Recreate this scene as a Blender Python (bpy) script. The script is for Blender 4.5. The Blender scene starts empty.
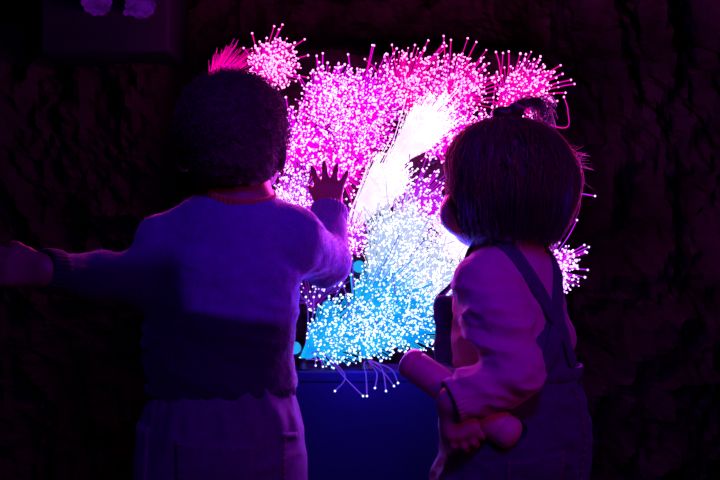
import bpy, bmesh, math, random
import numpy as np
from mathutils import Vector, Matrix, noise
from mathutils.bvhtree import BVHTree

random.seed(7)
rng = np.random.default_rng(7)
SC = bpy.context.scene
COL = SC.collection

# ------------------------------------------------------------------ camera, world, lights, exposure
EYE = 0.73
cam_d = bpy.data.cameras.new('camera')
cam_d.lens = 50.0
cam_d.sensor_width = 36.0
cam_d.clip_start = 0.05
cam = bpy.data.objects.new('camera', cam_d)
cam.location = (0, 0, EYE)
cam.rotation_euler = (math.radians(90), 0, 0)
COL.objects.link(cam)
SC.camera = cam

w = bpy.data.worlds.new('dark_room')
w.use_nodes = True
w.node_tree.nodes['Background'].inputs[0].default_value = (0.10, 0.02, 0.35, 1)
w.node_tree.nodes['Background'].inputs[1].default_value = 0.0012
SC.world = w

def area(name, loc, target, size, energy, col, spread=180):
    d = bpy.data.lights.new(name, 'AREA')
    d.shape = 'DISK'; d.size = size; d.energy = energy; d.color = col; d.spread = math.radians(spread)
    o = bpy.data.objects.new(name, d)
    o.location = loc
    o.rotation_euler = (Vector(target) - Vector(loc)).to_track_quat('-Z', 'Y').to_euler()
    COL.objects.link(o)
    return o

area('violet_room_lamp', (0.25, 0.25, 1.65), (-0.02, 1.4, 0.68), 0.3, 1.55, (0.11, 0.0, 1.0), 62)
area('magenta_room_lamp', (1.1, -0.1, 1.35), (0.18, 1.4, 0.6), 0.3, 0.3, (0.95, 0.0, 0.5), 44)

SC.view_settings.view_transform = 'Standard'
SC.view_settings.look = 'None'
SC.view_settings.exposure = 0.0
SC.view_settings.gamma = 1.0
SC.view_settings.use_curve_mapping = False

def P(px, py, d):
    return Vector(((px - 360) / 1000 * d, d, EYE - (py - 240) / 1000 * d))

# ------------------------------------------------------------------ materials
def mat(name, col, rough=0.6, col2=None, scale=60.0, bump=0.0, bscale=200.0, sheen=0.0, emit=None, estr=0.0,
        spec=0.5, trans=0.0, wave=None, stretch=None):
    m = bpy.data.materials.new(name)
    m.use_nodes = True
    nt = m.node_tree; N = nt.nodes; L = nt.links
    b = N['Principled BSDF']
    b.inputs['Roughness'].default_value = rough
    b.inputs['Base Color'].default_value = (*col, 1)
    b.inputs['Specular IOR Level'].default_value = spec
    if sheen:
        b.inputs['Sheen Weight'].default_value = sheen
        b.inputs['Sheen Roughness'].default_value = 0.35
    if trans:
        b.inputs['Transmission Weight'].default_value = trans
    tc = N.new('ShaderNodeTexCoord')
    vec = tc.outputs['Object']
    if stretch:
        mp = N.new('ShaderNodeMapping'); mp.inputs['Scale'].default_value = stretch
        L.new(vec, mp.inputs['Vector']); vec = mp.outputs['Vector']
    if col2 is not None:
        n = N.new('ShaderNodeTexNoise'); n.inputs['Scale'].default_value = scale
        n.inputs['Detail'].default_value = 4
        L.new(vec, n.inputs['Vector'])
        r = N.new('ShaderNodeValToRGB')
        r.color_ramp.elements[0].position = 0.35; r.color_ramp.elements[0].color = (*col, 1)
        r.color_ramp.elements[1].position = 0.65; r.color_ramp.elements[1].color = (*col2, 1)
        L.new(n.outputs['Fac'], r.inputs['Fac'])
        L.new(r.outputs['Color'], b.inputs['Base Color'])
    if bump:
        n2 = N.new('ShaderNodeTexNoise'); n2.inputs['Scale'].default_value = bscale
        n2.inputs['Detail'].default_value = 3
        L.new(vec, n2.inputs['Vector'])
        src = n2.outputs['Fac']
        if wave:
            wv = N.new('ShaderNodeTexWave'); wv.inputs['Scale'].default_value = wave
            wv.bands_direction = 'DIAGONAL'
            L.new(tc.outputs['Object'], wv.inputs['Vector'])
            ad = N.new('ShaderNodeMath'); ad.operation = 'ADD'
            L.new(src, ad.inputs[0]); L.new(wv.outputs['Fac'], ad.inputs[1]); src = ad.outputs[0]
        bp = N.new('ShaderNodeBump'); bp.inputs['Strength'].default_value = bump
        bp.inputs['Distance'].default_value = 0.002
        L.new(src, bp.inputs['Height']); L.new(bp.outputs['Normal'], b.inputs['Normal'])
    if emit:
        b.inputs['Emission Color'].default_value = (*emit, 1)
        b.inputs['Emission Strength'].default_value = estr
    return m

M = {}
M['skin_boy'] = mat('skin_warm_brown', (0.30, 0.15, 0.09), 0.5, (0.26, 0.12, 0.075), 30, 0.15, 400)
M['skin_girl'] = mat('skin_light', (0.55, 0.32, 0.24), 0.5, (0.50, 0.27, 0.2), 30, 0.15, 400)
M['eye'] = mat('eye_white', (0.7, 0.7, 0.68), 0.2)
M['iris'] = mat('iris_brown', (0.03, 0.015, 0.008), 0.2)
M['lips'] = mat('lips', (0.4, 0.13, 0.11), 0.45)
M['hair_boy'] = mat('curly_black_hair', (0.10, 0.05, 0.05), 0.8, (0.13, 0.07, 0.065), 80, spec=0.15)
M['hair_girl'] = mat('brown_hair', (0.030, 0.014, 0.008), 0.4, (0.05, 0.025, 0.014), 90, sheen=0.35, spec=0.4)
M['hair_fine'] = mat('fine_brown_hair', (0.06, 0.03, 0.022), 0.35, (0.08, 0.04, 0.03), 90, spec=0.5)
def see_through(m, col, fac):
    nt = m.node_tree; b = nt.nodes['Principled BSDF']; out = nt.nodes['Material Output']
    t = nt.nodes.new('ShaderNodeBsdfTranslucent'); t.inputs['Color'].default_value = (*col, 1)
    x = nt.nodes.new('ShaderNodeMixShader'); x.inputs[0].default_value = fac
    nt.links.new(b.outputs[0], x.inputs[1]); nt.links.new(t.outputs[0], x.inputs[2]); nt.links.new(x.outputs[0], out.inputs['Surface'])
see_through(M['hair_fine'], (0.9, 0.65, 0.6), 0.65)
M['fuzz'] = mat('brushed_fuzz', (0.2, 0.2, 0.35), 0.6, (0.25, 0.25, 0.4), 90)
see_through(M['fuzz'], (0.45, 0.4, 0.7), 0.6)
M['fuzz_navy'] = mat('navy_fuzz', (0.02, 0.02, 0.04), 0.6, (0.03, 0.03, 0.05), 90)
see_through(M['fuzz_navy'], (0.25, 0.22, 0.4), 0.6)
M['knit_blue'] = mat('brushed_blue_knit', (0.16, 0.17, 0.34), 0.9, (0.12, 0.13, 0.28), 70, 0.5, 260, sheen=0.35)
M['knit_navy'] = mat('brushed_navy_knit', (0.010, 0.010, 0.022), 0.9, (0.014, 0.014, 0.03), 70, 0.5, 260, sheen=0.06)
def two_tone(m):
    """navy below a straight chest line and on the lowered sleeve, with a soft fade at each edge"""
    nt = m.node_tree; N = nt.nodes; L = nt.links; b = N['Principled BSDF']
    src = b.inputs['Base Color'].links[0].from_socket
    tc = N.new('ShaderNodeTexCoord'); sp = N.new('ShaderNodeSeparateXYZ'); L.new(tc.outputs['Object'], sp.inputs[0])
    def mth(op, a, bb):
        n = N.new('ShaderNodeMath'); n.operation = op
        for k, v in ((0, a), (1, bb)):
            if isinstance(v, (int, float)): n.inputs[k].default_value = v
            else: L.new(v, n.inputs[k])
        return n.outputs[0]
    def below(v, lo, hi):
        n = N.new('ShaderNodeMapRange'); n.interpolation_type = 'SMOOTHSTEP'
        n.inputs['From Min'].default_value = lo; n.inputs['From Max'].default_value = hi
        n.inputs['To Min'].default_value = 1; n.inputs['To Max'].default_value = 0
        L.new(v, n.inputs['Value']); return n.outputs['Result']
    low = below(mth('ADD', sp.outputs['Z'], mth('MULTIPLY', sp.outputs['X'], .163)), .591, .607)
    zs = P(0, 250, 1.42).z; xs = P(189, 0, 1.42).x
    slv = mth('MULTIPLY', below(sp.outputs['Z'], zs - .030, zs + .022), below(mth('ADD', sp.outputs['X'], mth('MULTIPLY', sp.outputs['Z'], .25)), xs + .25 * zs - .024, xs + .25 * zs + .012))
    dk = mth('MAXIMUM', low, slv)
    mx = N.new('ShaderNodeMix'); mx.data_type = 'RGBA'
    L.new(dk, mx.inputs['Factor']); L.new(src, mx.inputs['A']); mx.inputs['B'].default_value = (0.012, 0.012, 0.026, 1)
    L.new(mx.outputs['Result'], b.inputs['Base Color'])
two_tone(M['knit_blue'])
M['collar_red'] = mat('rust_red_rib', (0.55, 0.12, 0.06), 0.85, (0.45, 0.09, 0.05), 90, 0.4, 300, sheen=0.2)
M['denim_boy'] = mat('washed_mauve_denim', (0.10, 0.07, 0.14), 0.85, (0.07, 0.05, 0.10), 120, 0.5, 500, wave=260, sheen=0.1)
M['denim_girl'] = mat('mid_blue_denim', (0.06, 0.05, 0.12), 0.85, (0.04, 0.035, 0.085), 110, 0.5, 500, wave=260, sheen=0.1)
M['stitch'] = mat('tan_stitching', (0.26, 0.12, 0.08), 0.7, (0.22, 0.10, 0.06), 200)
M['jersey_pink'] = mat('pink_jersey', (0.52, 0.22, 0.36), 0.85, (0.47, 0.19, 0.32), 60, 0.35, 320, sheen=0.2)
M['tube_pink'] = mat('pink_tube_plastic', (0.62, 0.22, 0.30), 0.5, (0.56, 0.19, 0.26), 25, 0.1, 150)
M['shoe'] = mat('shoe_canvas', (0.05, 0.05, 0.07), 0.8, (0.07, 0.07, 0.09), 80, 0.3, 300)
M['sole'] = mat('shoe_rubber', (0.4, 0.4, 0.4), 0.7, (0.36, 0.36, 0.36), 60)
M['metal'] = mat('brass_button', (0.35, 0.25, 0.12), 0.35, (0.3, 0.2, 0.1), 100)
M['elastic'] = mat('pink_elastic', (0.35, 0.05, 0.12), 0.8, (0.3, 0.04, 0.1), 100)
M['rock'] = mat('black_crumpled_wall', (0.001, 0.0007, 0.001), 0.85, (0.010, 0.006, 0.010), 6, 0.8, 60, spec=0.12)
M['panel'] = mat('black_felt_panel', (0.02, 0.02, 0.028), 0.9, (0.03, 0.03, 0.04), 40, 0.3, 300)
M['counter'] = mat('navy_laminate', (0.010, 0.003, 0.045), 0.6, (0.012, 0.004, 0.052), 12, 0.1, 150, spec=0.15)
M['floor'] = mat('dark_carpet', (0.015, 0.014, 0.02), 0.95, (0.022, 0.02, 0.03), 90, 0.5, 300)
M['beam'] = mat('dark_blue_paint', (0.003, 0.003, 0.010), 0.85, (0.004, 0.004, 0.012), 20, 0.1, 100, spec=0.05)
M['black_plastic'] = mat('black_plastic', (0.012, 0.012, 0.014), 0.4, (0.016, 0.016, 0.018), 50)

def glow(name, col, strength, col2=None, scale=25.0):
    m = bpy.data.materials.new(name)
    m.use_nodes = True
    nt = m.node_tree
    nt.nodes.remove(nt.nodes['Principled BSDF'])
    e = nt.nodes.new('ShaderNodeEmission')
    e.inputs['Color'].default_value = (*col, 1)
    e.inputs['Strength'].default_value = strength
    if col2 is not None:
        tc = nt.nodes.new('ShaderNodeTexCoord')
        n = nt.nodes.new('ShaderNodeTexNoise'); n.inputs['Scale'].default_value = scale
        r = nt.nodes.new('ShaderNodeValToRGB')
        r.color_ramp.elements[0].position = 0.4; r.color_ramp.elements[0].color = (*col, 1)
        r.color_ramp.elements[1].position = 0.6; r.color_ramp.elements[1].color = (*col2, 1)
        nt.links.new(tc.outputs['Object'], n.inputs['Vector'])
        nt.links.new(n.outputs['Fac'], r.inputs['Fac'])
        nt.links.new(r.outputs['Color'], e.inputs['Color'])
    nt.links.new(e.outputs[0], nt.nodes['Material Output'].inputs['Surface'])
    return m

GL = {   # colour of light in the strands, colour at the tips, lamp colour
    'hotpink': (glow('strand_hot_pink', (1.0, 0.0, 0.36), 1.1, (0.85, 0.0, 0.5)), glow('tip_hot_pink', (1.0, 0.20, 0.62), 4.2), (1.0, 0.02, 0.42)),
    'magenta': (glow('strand_magenta', (1.0, 0.0, 0.62), 1.2, (0.75, 0.0, 0.85)), glow('tip_magenta', (1.0, 0.26, 0.95), 4.0), (0.95, 0.02, 0.75)),
    'violet': (glow('strand_violet', (0.50, 0.02, 0.95), 1.0, (0.75, 0.0, 0.85)), glow('tip_violet', (0.62, 0.36, 1.0), 3.0), (0.42, 0.01, 0.95)),
    'cyan': (glow('strand_cyan', (0.0, 0.28, 0.95), 1.0, (0.01, 0.45, 0.95)), glow('tip_cyan', (0.50, 0.62, 1.0), 2.2), (0.03, 0.04, 1.0)),
    'white': (glow('strand_lavender_white', (0.95, 0.72, 1.0), 1.4, (0.90, 0.60, 1.0)), glow('tip_white', (0.80, 0.55, 1.0), 2.6), (0.5, 0.12, 1.0)),
    'pale': (glow('strand_pale_blue', (0.40, 0.58, 0.95), 0.95, (0.65, 0.66, 0.95)), glow('tip_pale', (0.66, 0.66, 1.0), 2.2), (0.12, 0.05, 1.0)),
    'indigo': (glow('strand_indigo', (0.14, 0.02, 0.75), 0.6, (0.25, 0.0, 0.6)), glow('tip_indigo', (0.5, 0.4, 1.0), 2.2), (0.2, 0.05, 1.0)),
}
STRAY = glow('stray_blue_violet', (0.10, 0.05, 0.95), 0.8, (0.2, 0.05, 0.95))
M['led'] = glow('led_cyan', (0.02, 0.45, 1.0), 0.9)
M['led_hot'] = glow('led_base_white', (0.75, 0.9, 1.0), 2.5)
M['purple_lens'] = glow('purple_lens', (0.026, 0.0005, 0.07), 1.0, (0.06, 0.001, 0.16), 60)

# ------------------------------------------------------------------ object helpers
def link_mesh(name, V, F, m, parent=None, smooth=True):
    me = bpy.data.meshes.new(name)
    if isinstance(V, np.ndarray): V = V.tolist()
    if isinstance(F, np.ndarray): F = F.tolist()
    me.from_pydata([tuple(v) for v in V], [], F)
    ms = m if isinstance(m, (list, tuple)) else [m]
    for x in ms: me.materials.append(x)
    if smooth: me.polygons.foreach_set('use_smooth', [True] * len(me.polygons))
    me.update()
    o = bpy.data.objects.new(name, me)
    COL.objects.link(o)
    if parent is not None: attach(o, parent)
    return o

def wloc(o):
    v = Vector(o.location)
    return v
def attach(o, parent):
    o.parent = parent
    tot = Vector((0, 0, 0)); q = parent
    while q is not None:
        tot += q.location; q = q.parent
    # vertices are given in world space; undo the chain of offsets once, at the root
    root = parent
    while root.parent is not None: root = root.parent
    if parent is root:
        o.matrix_parent_inverse = Matrix.Translation(-root.location)

def tag(o, label=None, cat=None, group=None, kind=None):
    if label: o['label'] = label
    if cat: o['category'] = cat
    if group: o['group'] = group
    if kind: o['kind'] = kind
    return o

def empty(name, loc, label, cat, group=None):
    o = bpy.data.objects.new(name, None)
    o.empty_display_size = 0.05
    o.location = loc
    COL.objects.link(o)
    return tag(o, label, cat, group)

class MB:
    def __init__(s): s.V = []; s.F = []
    def add(s, V, F):
        b = len(s.V)
        s.V.extend([tuple(v) for v in V]); s.F.extend([tuple(i + b for i in f) for f in F])
    def box(s, lo, hi, bev=0.0):
        bm = bmesh.new()
        bmesh.ops.create_cube(bm, size=1)
        for v in bm.verts:
            v.co = Vector([lo[i] + (v.co[i] + .5) * (hi[i] - lo[i]) for i in range(3)])
        if bev: bmesh.ops.bevel(bm, geom=list(bm.edges), offset=bev, segments=2, affect='EDGES', profile=.5)
        bm.verts.index_update()
        s.add([v.co.copy() for v in bm.verts], [[v.index for v in f.verts] for f in bm.faces])
        bm.free()
    def tube(s, pts, rad, sides=6, cap=True):
        pts = [Vector(p) for p in pts]
        n = len(pts)
        rs = rad if isinstance(rad, (list, tuple)) else [rad] * n
        t = (pts[1] - pts[0]).normalized()
        up = Vector((0, 0, 1)) if abs(t.z) < .9 else Vector((1, 0, 0))
        u = t.cross(up).normalized()
        V = []; F = []
        for i, p in enumerate(pts):
            if i == 0: tt = pts[1] - pts[0]
            elif i == n - 1: tt = pts[-1] - pts[-2]
            else: tt = pts[i + 1] - pts[i - 1]
            tt = tt.normalized()
            u = (u - tt * u.dot(tt))
            u = u.normalized() if u.length > 1e-6 else tt.orthogonal().normalized()
            v = tt.cross(u)
            for k in range(sides):
                a = 2 * math.pi * k / sides
                V.append(p + (u * math.cos(a) + v * math.sin(a)) * rs[i])
        for i in range(n - 1):
            for k in range(sides):
                F.append((i * sides + k, i * sides + (k + 1) % sides, (i + 1) * sides + (k + 1) % sides, (i + 1) * sides + k))
        if cap:
            F.append(tuple(range(sides))[::-1]); F.append(tuple((n - 1) * sides + k for k in range(sides)))
        s.add(V, F)
    def rings(s, rings, closed_ends=True):
        n = len(rings[0]); V = [p for r in rings for p in r]; F = []
        for i in range(len(rings) - 1):
            for k in range(n):
                F.append((i * n + k, i * n + (k + 1) % n, (i + 1) * n + (k + 1) % n, (i + 1) * n + k))
        if closed_ends:
            F.append(tuple(range(n))[::-1]); F.append(tuple((len(rings) - 1) * n + k for k in range(n)))
        s.add(V, F)
    def ball(s, c, r, sub=1):
        V, F = ICO[sub]
        s.add([(c[0] + v[0] * r, c[1] + v[1] * r, c[2] + v[2] * r) for v in V], F)
    def build(s, name, m, parent=None, smooth=True):
        return link_mesh(name, s.V, s.F, m, parent, smooth)

ICO = {}
for sub in (1, 2, 3):
    bm = bmesh.new(); bmesh.ops.create_icosphere(bm, subdivisions=sub, radius=1)
    bm.verts.index_update()
    ICO[sub] = ([tuple(v.co) for v in bm.verts], [tuple(v.index for v in f.verts) for f in bm.faces]); bm.free()

# ------------------------------------------------------------------ smooth solid modelling on a grid (numpy surface nets)
def nets(F, h, o):
    S = F < 0
    nx, ny, nz = S.shape
    cnt = np.zeros((nx - 1, ny - 1, nz - 1), np.uint8)
    for a in (0, 1):
        for b in (0, 1):
            for c in (0, 1):
                cnt += S[a:nx - 1 + a, b:ny - 1 + b, c:nz - 1 + c]
    Mk = (cnt > 0) & (cnt < 8)
    ii = np.argwhere(Mk)
    idx = np.full(Mk.shape, -1, np.int32); idx[Mk] = np.arange(len(ii))
    acc = np.zeros((len(ii), 3)); num = np.zeros(len(ii))
    corners = [(a, b, c) for a in (0, 1) for b in (0, 1) for c in (0, 1)]
    for c0 in corners:
        for ax in range(3):
            if c0[ax] == 1: continue
            c1 = list(c0); c1[ax] = 1
            f0 = F[ii[:, 0] + c0[0], ii[:, 1] + c0[1], ii[:, 2] + c0[2]]
            f1 = F[ii[:, 0] + c1[0], ii[:, 1] + c1[1], ii[:, 2] + c1[2]]
            m = (f0 < 0) != (f1 < 0)
            t = np.where(m, f0 / np.where(m, f0 - f1, 1), 0)
            e = np.zeros((len(ii), 3)); e[:] = c0; e[:, ax] += t
            acc[m] += e[m]; num[m] += 1
    V = (ii + acc / num[:, None]) * h + np.array(o)
    Q = []
    for ax in range(3):
        A = np.moveaxis(S, ax, 0); I = np.moveaxis(idx, ax, 0)
        E = A[:-1, 1:-1, 1:-1] != A[1:, 1:-1, 1:-1]
        e = np.argwhere(E)
        i, j, k = e[:, 0], e[:, 1] + 1, e[:, 2] + 1
        q = np.stack([I[i, j - 1, k - 1], I[i, j, k - 1], I[i, j, k], I[i, j - 1, k]], 1)
        ins = A[i, j, k]
        if ax == 1: ins = ~ins
        q[~ins] = q[~ins][:, ::-1]
        Q.append(q)
    return V, np.concatenate(Q)

def relax(V, Q, it, lam=0.5):
    e = np.concatenate([Q[:, [0, 1]], Q[:, [1, 2]], Q[:, [2, 3]], Q[:, [3, 0]]])
    for _ in range(it):
        s = np.zeros_like(V); c = np.zeros(len(V))
        for a, b in ((0, 1), (1, 0)):
            for d in range(3): s[:, d] += np.bincount(e[:, a], V[e[:, b], d], len(V))
            c += np.bincount(e[:, a], minlength=len(V))
        V = V + lam * (s / np.maximum(c, 1)[:, None] - V)
    return V

def normals(V, Q):
    n = np.cross(V[Q[:, 2]] - V[Q[:, 0]], V[Q[:, 3]] - V[Q[:, 1]])
    N = np.zeros_like(V)
    for k in range(4):
        for d in range(3): N[:, d] += np.bincount(Q[:, k], n[:, d], len(V))
    return N / np.maximum(np.linalg.norm(N, axis=1), 1e-12)[:, None]

class Solid:
    """smooth union of tapered limbs and ellipsoids, cut by half-spaces"""
    def __init__(s, h): s.h = h; s.ops = []; s.cuts = []
    def limb(s, a, b, ra, rb, k=0.012, sq=None, cut=None, sub=False):
        a = np.array(a, float); b = np.array(b, float)
        r = max(ra, rb) + k + 3 * s.h
        lo = np.minimum(a, b) - r; hi = np.maximum(a, b) + r
        def f(p):
            q = p; A, B = a, b
            if sq is not None:
                n = np.array(sq[0], float); n /= np.linalg.norm(n); g = 1 / sq[1] - 1
                q = p + (((p - a) @ n) * g)[..., None] * n
                B = b + ((b - a) @ n) * g * n
            ab = B - A; t = np.clip(((q - A) @ ab) / max(ab @ ab, 1e-9), 0, 1)
            d = np.linalg.norm(q - A - t[..., None] * ab, axis=-1) - (ra + (rb - ra) * t)
            return d * (sq[1] if sq is not None else 1)
        s.ops.append((f, lo, hi, k, cut, sub)); return s
    def chain(s, pts, rs, k=0.012, sq=None, cut=None):
        for i in range(len(pts) - 1): s.limb(pts[i], pts[i + 1], rs[i], rs[i + 1], k, sq, cut)
        return s
    def ell(s, c, r, R=None, k=0.012, sub=False, cut=None):
        c = np.array(c, float); r = np.array(r, float)
        R = np.eye(3) if R is None else np.array(R, float)      # rows: local axes
        m = max(r) + k + 3 * s.h
        def f(p):
            q = (p - c) @ R.T
            k0 = np.linalg.norm(q / r, axis=-1); k1 = np.linalg.norm(q / (r * r), axis=-1)
            return k0 * (k0 - 1) / np.maximum(k1, 1e-6)
        s.ops.append((f, c - m, c + m, k, cut, sub)); return s
    def cut(s, p, n): s.cuts.append((np.array(p, float), np.array(n, float) / np.linalg.norm(n))); return s
    def mesh(s, it=2, region=None):
        lo = np.min([o[1] for o in s.ops if not o[5]], 0); hi = np.max([o[2] for o in s.ops if not o[5]], 0)
        h = s.h; n = np.ceil((hi - lo) / h).astype(int) + 1
        F = np.full(n, 1.0, np.float32)
        def grid(i0, i1):
            g = np.stack(np.meshgrid(*[lo[d] + h * np.arange(i0[d], i1[d]) for d in range(3)], indexing='ij'), -1)
            return g
        for f, a, b, k, cut, sub in s.ops:
            i0 = np.clip(np.floor((a - lo) / h).astype(int), 0, n); i1 = np.clip(np.ceil((b - lo) / h).astype(int) + 1, 0, n)
            if np.any(i1 <= i0): continue
            p = grid(i0, i1); d = f(p)
            if cut is not None:
                for cp, cn in cut: d = np.maximum(d, (p - np.array(cp)) @ (np.array(cn) / np.linalg.norm(cn)))
            sl = tuple(slice(i0[x], i1[x]) for x in range(3)); c = F[sl]
            if sub:
                d = -d
                hh = np.clip(.5 - .5 * (d - c) / (-k), 0, 1) if False else None
                F[sl] = np.maximum(c, d)
            else:
                hh = np.clip(.5 + .5 * (c - d) / k, 0, 1)
                F[sl] = c + (d - c) * hh - k * hh * (1 - hh)
        if s.cuts or region is not None:
            p = grid([0, 0, 0], n)
            for cp, cn in s.cuts: F = np.maximum(F, (p - cp) @ cn)
            if region is not None: F = np.maximum(F, region(p))
        F[0] = F[-1] = 1; F[:, 0] = F[:, -1] = 1; F[:, :, 0] = F[:, :, -1] = 1
        V, Q = nets(F, h, lo)
        if it: V = relax(V, Q, it)
        return V, Q

def folds(V, Q, amp, scale, axis=None, stretch=1.0, seed=0.0, ridge=True, mask=None):
    """cloth folds: ridged noise pushed along the normals"""
    N = normals(V, Q)
    out = V.copy()
    ax = None if axis is None else Vector(axis).normalized()
    off = Vector((seed * 3.1, seed * 1.7, seed))
    for i in range(len(V)):
        m = 1.0 if mask is None else mask[i]
        if m < 0.02: continue
        p = Vector(V[i])
        if ax is not None:
            t = p.dot(ax); p = (p - ax * t) * stretch + ax * t
        n = noise.noise(p * scale + off)
        n2 = noise.noise(p * scale * 2.3 + off * 2)
        d = ((1 - abs(n) * 2.4) + .4 * (1 - abs(n2) * 2.4)) if ridge else (n + .5 * n2)
        out[i] = V[i] + N[i] * (amp * m * (d - .5))
    return out

def bvh_of(V, Q): return BVHTree.FromPolygons([Vector(v) for v in V], [tuple(q) for q in Q])

def ribbon(bvh, pts, width, thick, name, m, parent, off=0.001, steps=28, side=None):
    """a strap laid along a surface"""
    pts = [Vector(p) for p in pts]
    dense = []
    for i in range(len(pts) - 1):
        p0 = pts[max(i - 1, 0)]; p1 = pts[i]; p2 = pts[i + 1]; p3 = pts[min(i + 2, len(pts) - 1)]
        k = max(2, steps // (len(pts) - 1))
        for j in range(k + (i == len(pts) - 2)):
            t = j / k
            dense.append(.5 * ((2 * p1) + (p2 - p0) * t + (2 * p0 - 5 * p1 + 4 * p2 - p3) * t * t + (3 * p1 - p0 - 3 * p2 + p3) * t ** 3))
    loc = []; nor = []
    for p in dense:
        q, n, i, d = bvh.find_nearest(p)
        loc.append(q); nor.append(n)
    for _ in range(3):
        nor = [(nor[max(i - 1, 0)] + nor[i] * 2 + nor[min(i + 1, len(nor) - 1)]).normalized() for i in range(len(nor))]
        loc = [(loc[max(i - 1, 0)] + loc[i] * 2 + loc[min(i + 1, len(loc) - 1)]) / 4 if 0 < i < len(loc) - 1 else loc[i] for i in range(len(loc))]
    mb = MB(); R = []
    for i, (q, n) in enumerate(zip(loc, nor)):
        t = (loc[min(i + 1, len(loc) - 1)] - loc[max(i - 1, 0)]).normalized()
        b = t.cross(n).normalized()
        o = q + n * off
        R.append([o - b * width / 2, o - b * width / 2 + n * thick * .8, o - b * width * .4 + n * thick, o + b * width * .4 + n * thick,
                  o + b * width / 2 + n * thick * .8, o + b * width / 2])
    mb.rings(R)
    return mb.build(name, m, parent)

def patch(bvh, fn, nu, nv, thick, name, m, parent, off=0.0008):
    """a sewn-on piece: fn(u, v) gives a (origin, direction) ray that finds the cloth"""
    top = []; bot = []
    for j in range(nv + 1):
        for i in range(nu + 1):
            o, d = fn(i / nu, j / nv)
            q, n, k, ds = bvh.ray_cast(o, d)
            if q is None: q, n, k, ds = bvh.find_nearest(o + d * 0.3)
            if n.dot(d) > 0: n = -n
            edge = i in (0, nu) or j in (0, nv)
            top.append(q + n * (off + thick * (.5 if edge else 1))); bot.append(q - n * .002)
    V = top + bot; nn = len(top); F = []
    W = nu + 1
    for j in range(nv):
        for i in range(nu):
            a = j * W + i
            F.append((a, a + 1, a + W + 1, a + W)); F.append((nn + a, nn + a + W, nn + a + W + 1, nn + a + 1))
    rim = [i for i in range(nu)] + [j * W + nu for j in range(nv)] + [nv * W + i for i in range(nu, 0, -1)] + [j * W for j in range(nv, 0, -1)]
    for a, b in zip(rim, rim[1:] + rim[:1]): F.append((a, nn + a, nn + b, b))
    return link_mesh(name, V, F, m, parent)

def stitches(bvh, fn, path, name, parent, r=0.0009, dash=0.004):
    mb = MB(); pts = []
    for (u, v) in path:
        o, d = fn(u, v); q, n, k, ds = bvh.ray_cast(o, d)
        if q is None: continue
        if n.dot(d) > 0: n = -n
        pts.append(q + n * .0026)
    for i in range(len(pts) - 1):
        a, b = pts[i], pts[i + 1]; L = (b - a).length
        k = max(1, int(L / (dash * 1.5)))
        for j in range(k):
            mb.tube([a.lerp(b, j / k), a.lerp(b, (j + .68) / k)], r, 4)
    return mb.build(name, M['stitch'], parent)

def rib_ring(c, axis, u, ru, rv, height, thick, name, m, parent, ribs=60, tilt=0.0, flare=0.0):
    """a ribbed knitted band around an axis"""
    c = Vector(c); ax = Vector(axis).normalized(); u = (Vector(u) - ax * Vector(u).dot(ax)).normalized(); v = ax.cross(u)
    n = ribs * 4; R = []
    prof = [(-.5, 0), (-.5, .7), (-.3, 1), (.3, 1), (.5, .7), (.5, 0)]
    for z, o in prof:
        ring = []
        for k in range(n):
            a = 2 * math.pi * k / n
            w_ = thick * o + (.0009 * math.cos(a * ribs) if o >= .7 else 0) + flare * z
            ring.append(c + ax * (z * height) + u * math.cos(a) * (ru + w_) + v * math.sin(a) * (rv + w_))
        R.append(ring)
    R.append(R[0])
    mb = MB(); mb.rings(R, False)
    return mb.build(name, m, parent)

def hand(S, wpt, d, s, n, L, spread=1.0, curl=(0.15, 0.2, 0.2), thumb=0.8, tcurl=0.15):
    """palm, four unequal fingers and a thumb leaving the side of the palm; s points to the thumb, n out of the palm"""
    d = Vector(d).normalized(); s = Vector(s); s = (s - d * s.dot(d)).normalized(); n0 = Vector(n); nn = d.cross(s)
    n = nn if nn.dot(n0) > 0 else -nn
    wpt = Vector(wpt)
    offs = (.19, .065, -.06, -.175); lens = (.43, .48, .44, .35); sp = (.26, .08, -.10, -.32)
    for i in range(4):
        kn = wpt + d * L * (.46 if i in (1, 2) else .43) + s * L * offs[i]
        S.limb(wpt + s * L * offs[i] * .55 + d * L * .04, kn, .10 * L, .072 * L, .010, sq=(n, .9))
        f = (d * math.cos(sp[i] * spread) + s * math.sin(sp[i] * spread)).normalized()
        p = kn; r = .067 * L * (.9 if i == 3 else 1)
        for j, part in enumerate((.42, .32, .26)):
            c = curl[j]
            f2 = (f * math.cos(c) + n * math.sin(c)).normalized()
            q = p + f2 * L * lens[i] * part
            S.limb(p, q, r, r * .9, .0035)
            r *= .9; p = q; f = f2
    tb = wpt + d * L * .14 + s * L * .13
    f = (d * math.cos(thumb) + s * math.sin(thumb) + n * .15).normalized()
    m1 = tb + f * L * .17
    S.limb(tb, m1, .085 * L, .066 * L, .008)
    f2 = (f * math.cos(tcurl) + d * math.sin(tcurl) + n * .12).normalized(); m2 = m1 + f2 * L * .15
    S.limb(m1, m2, .066 * L, .056 * L, .004)
    f3 = (f2 + n * .15).normalized(); S.limb(m2, m2 + f3 * L * .11, .056 * L, .045 * L, .004)

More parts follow.
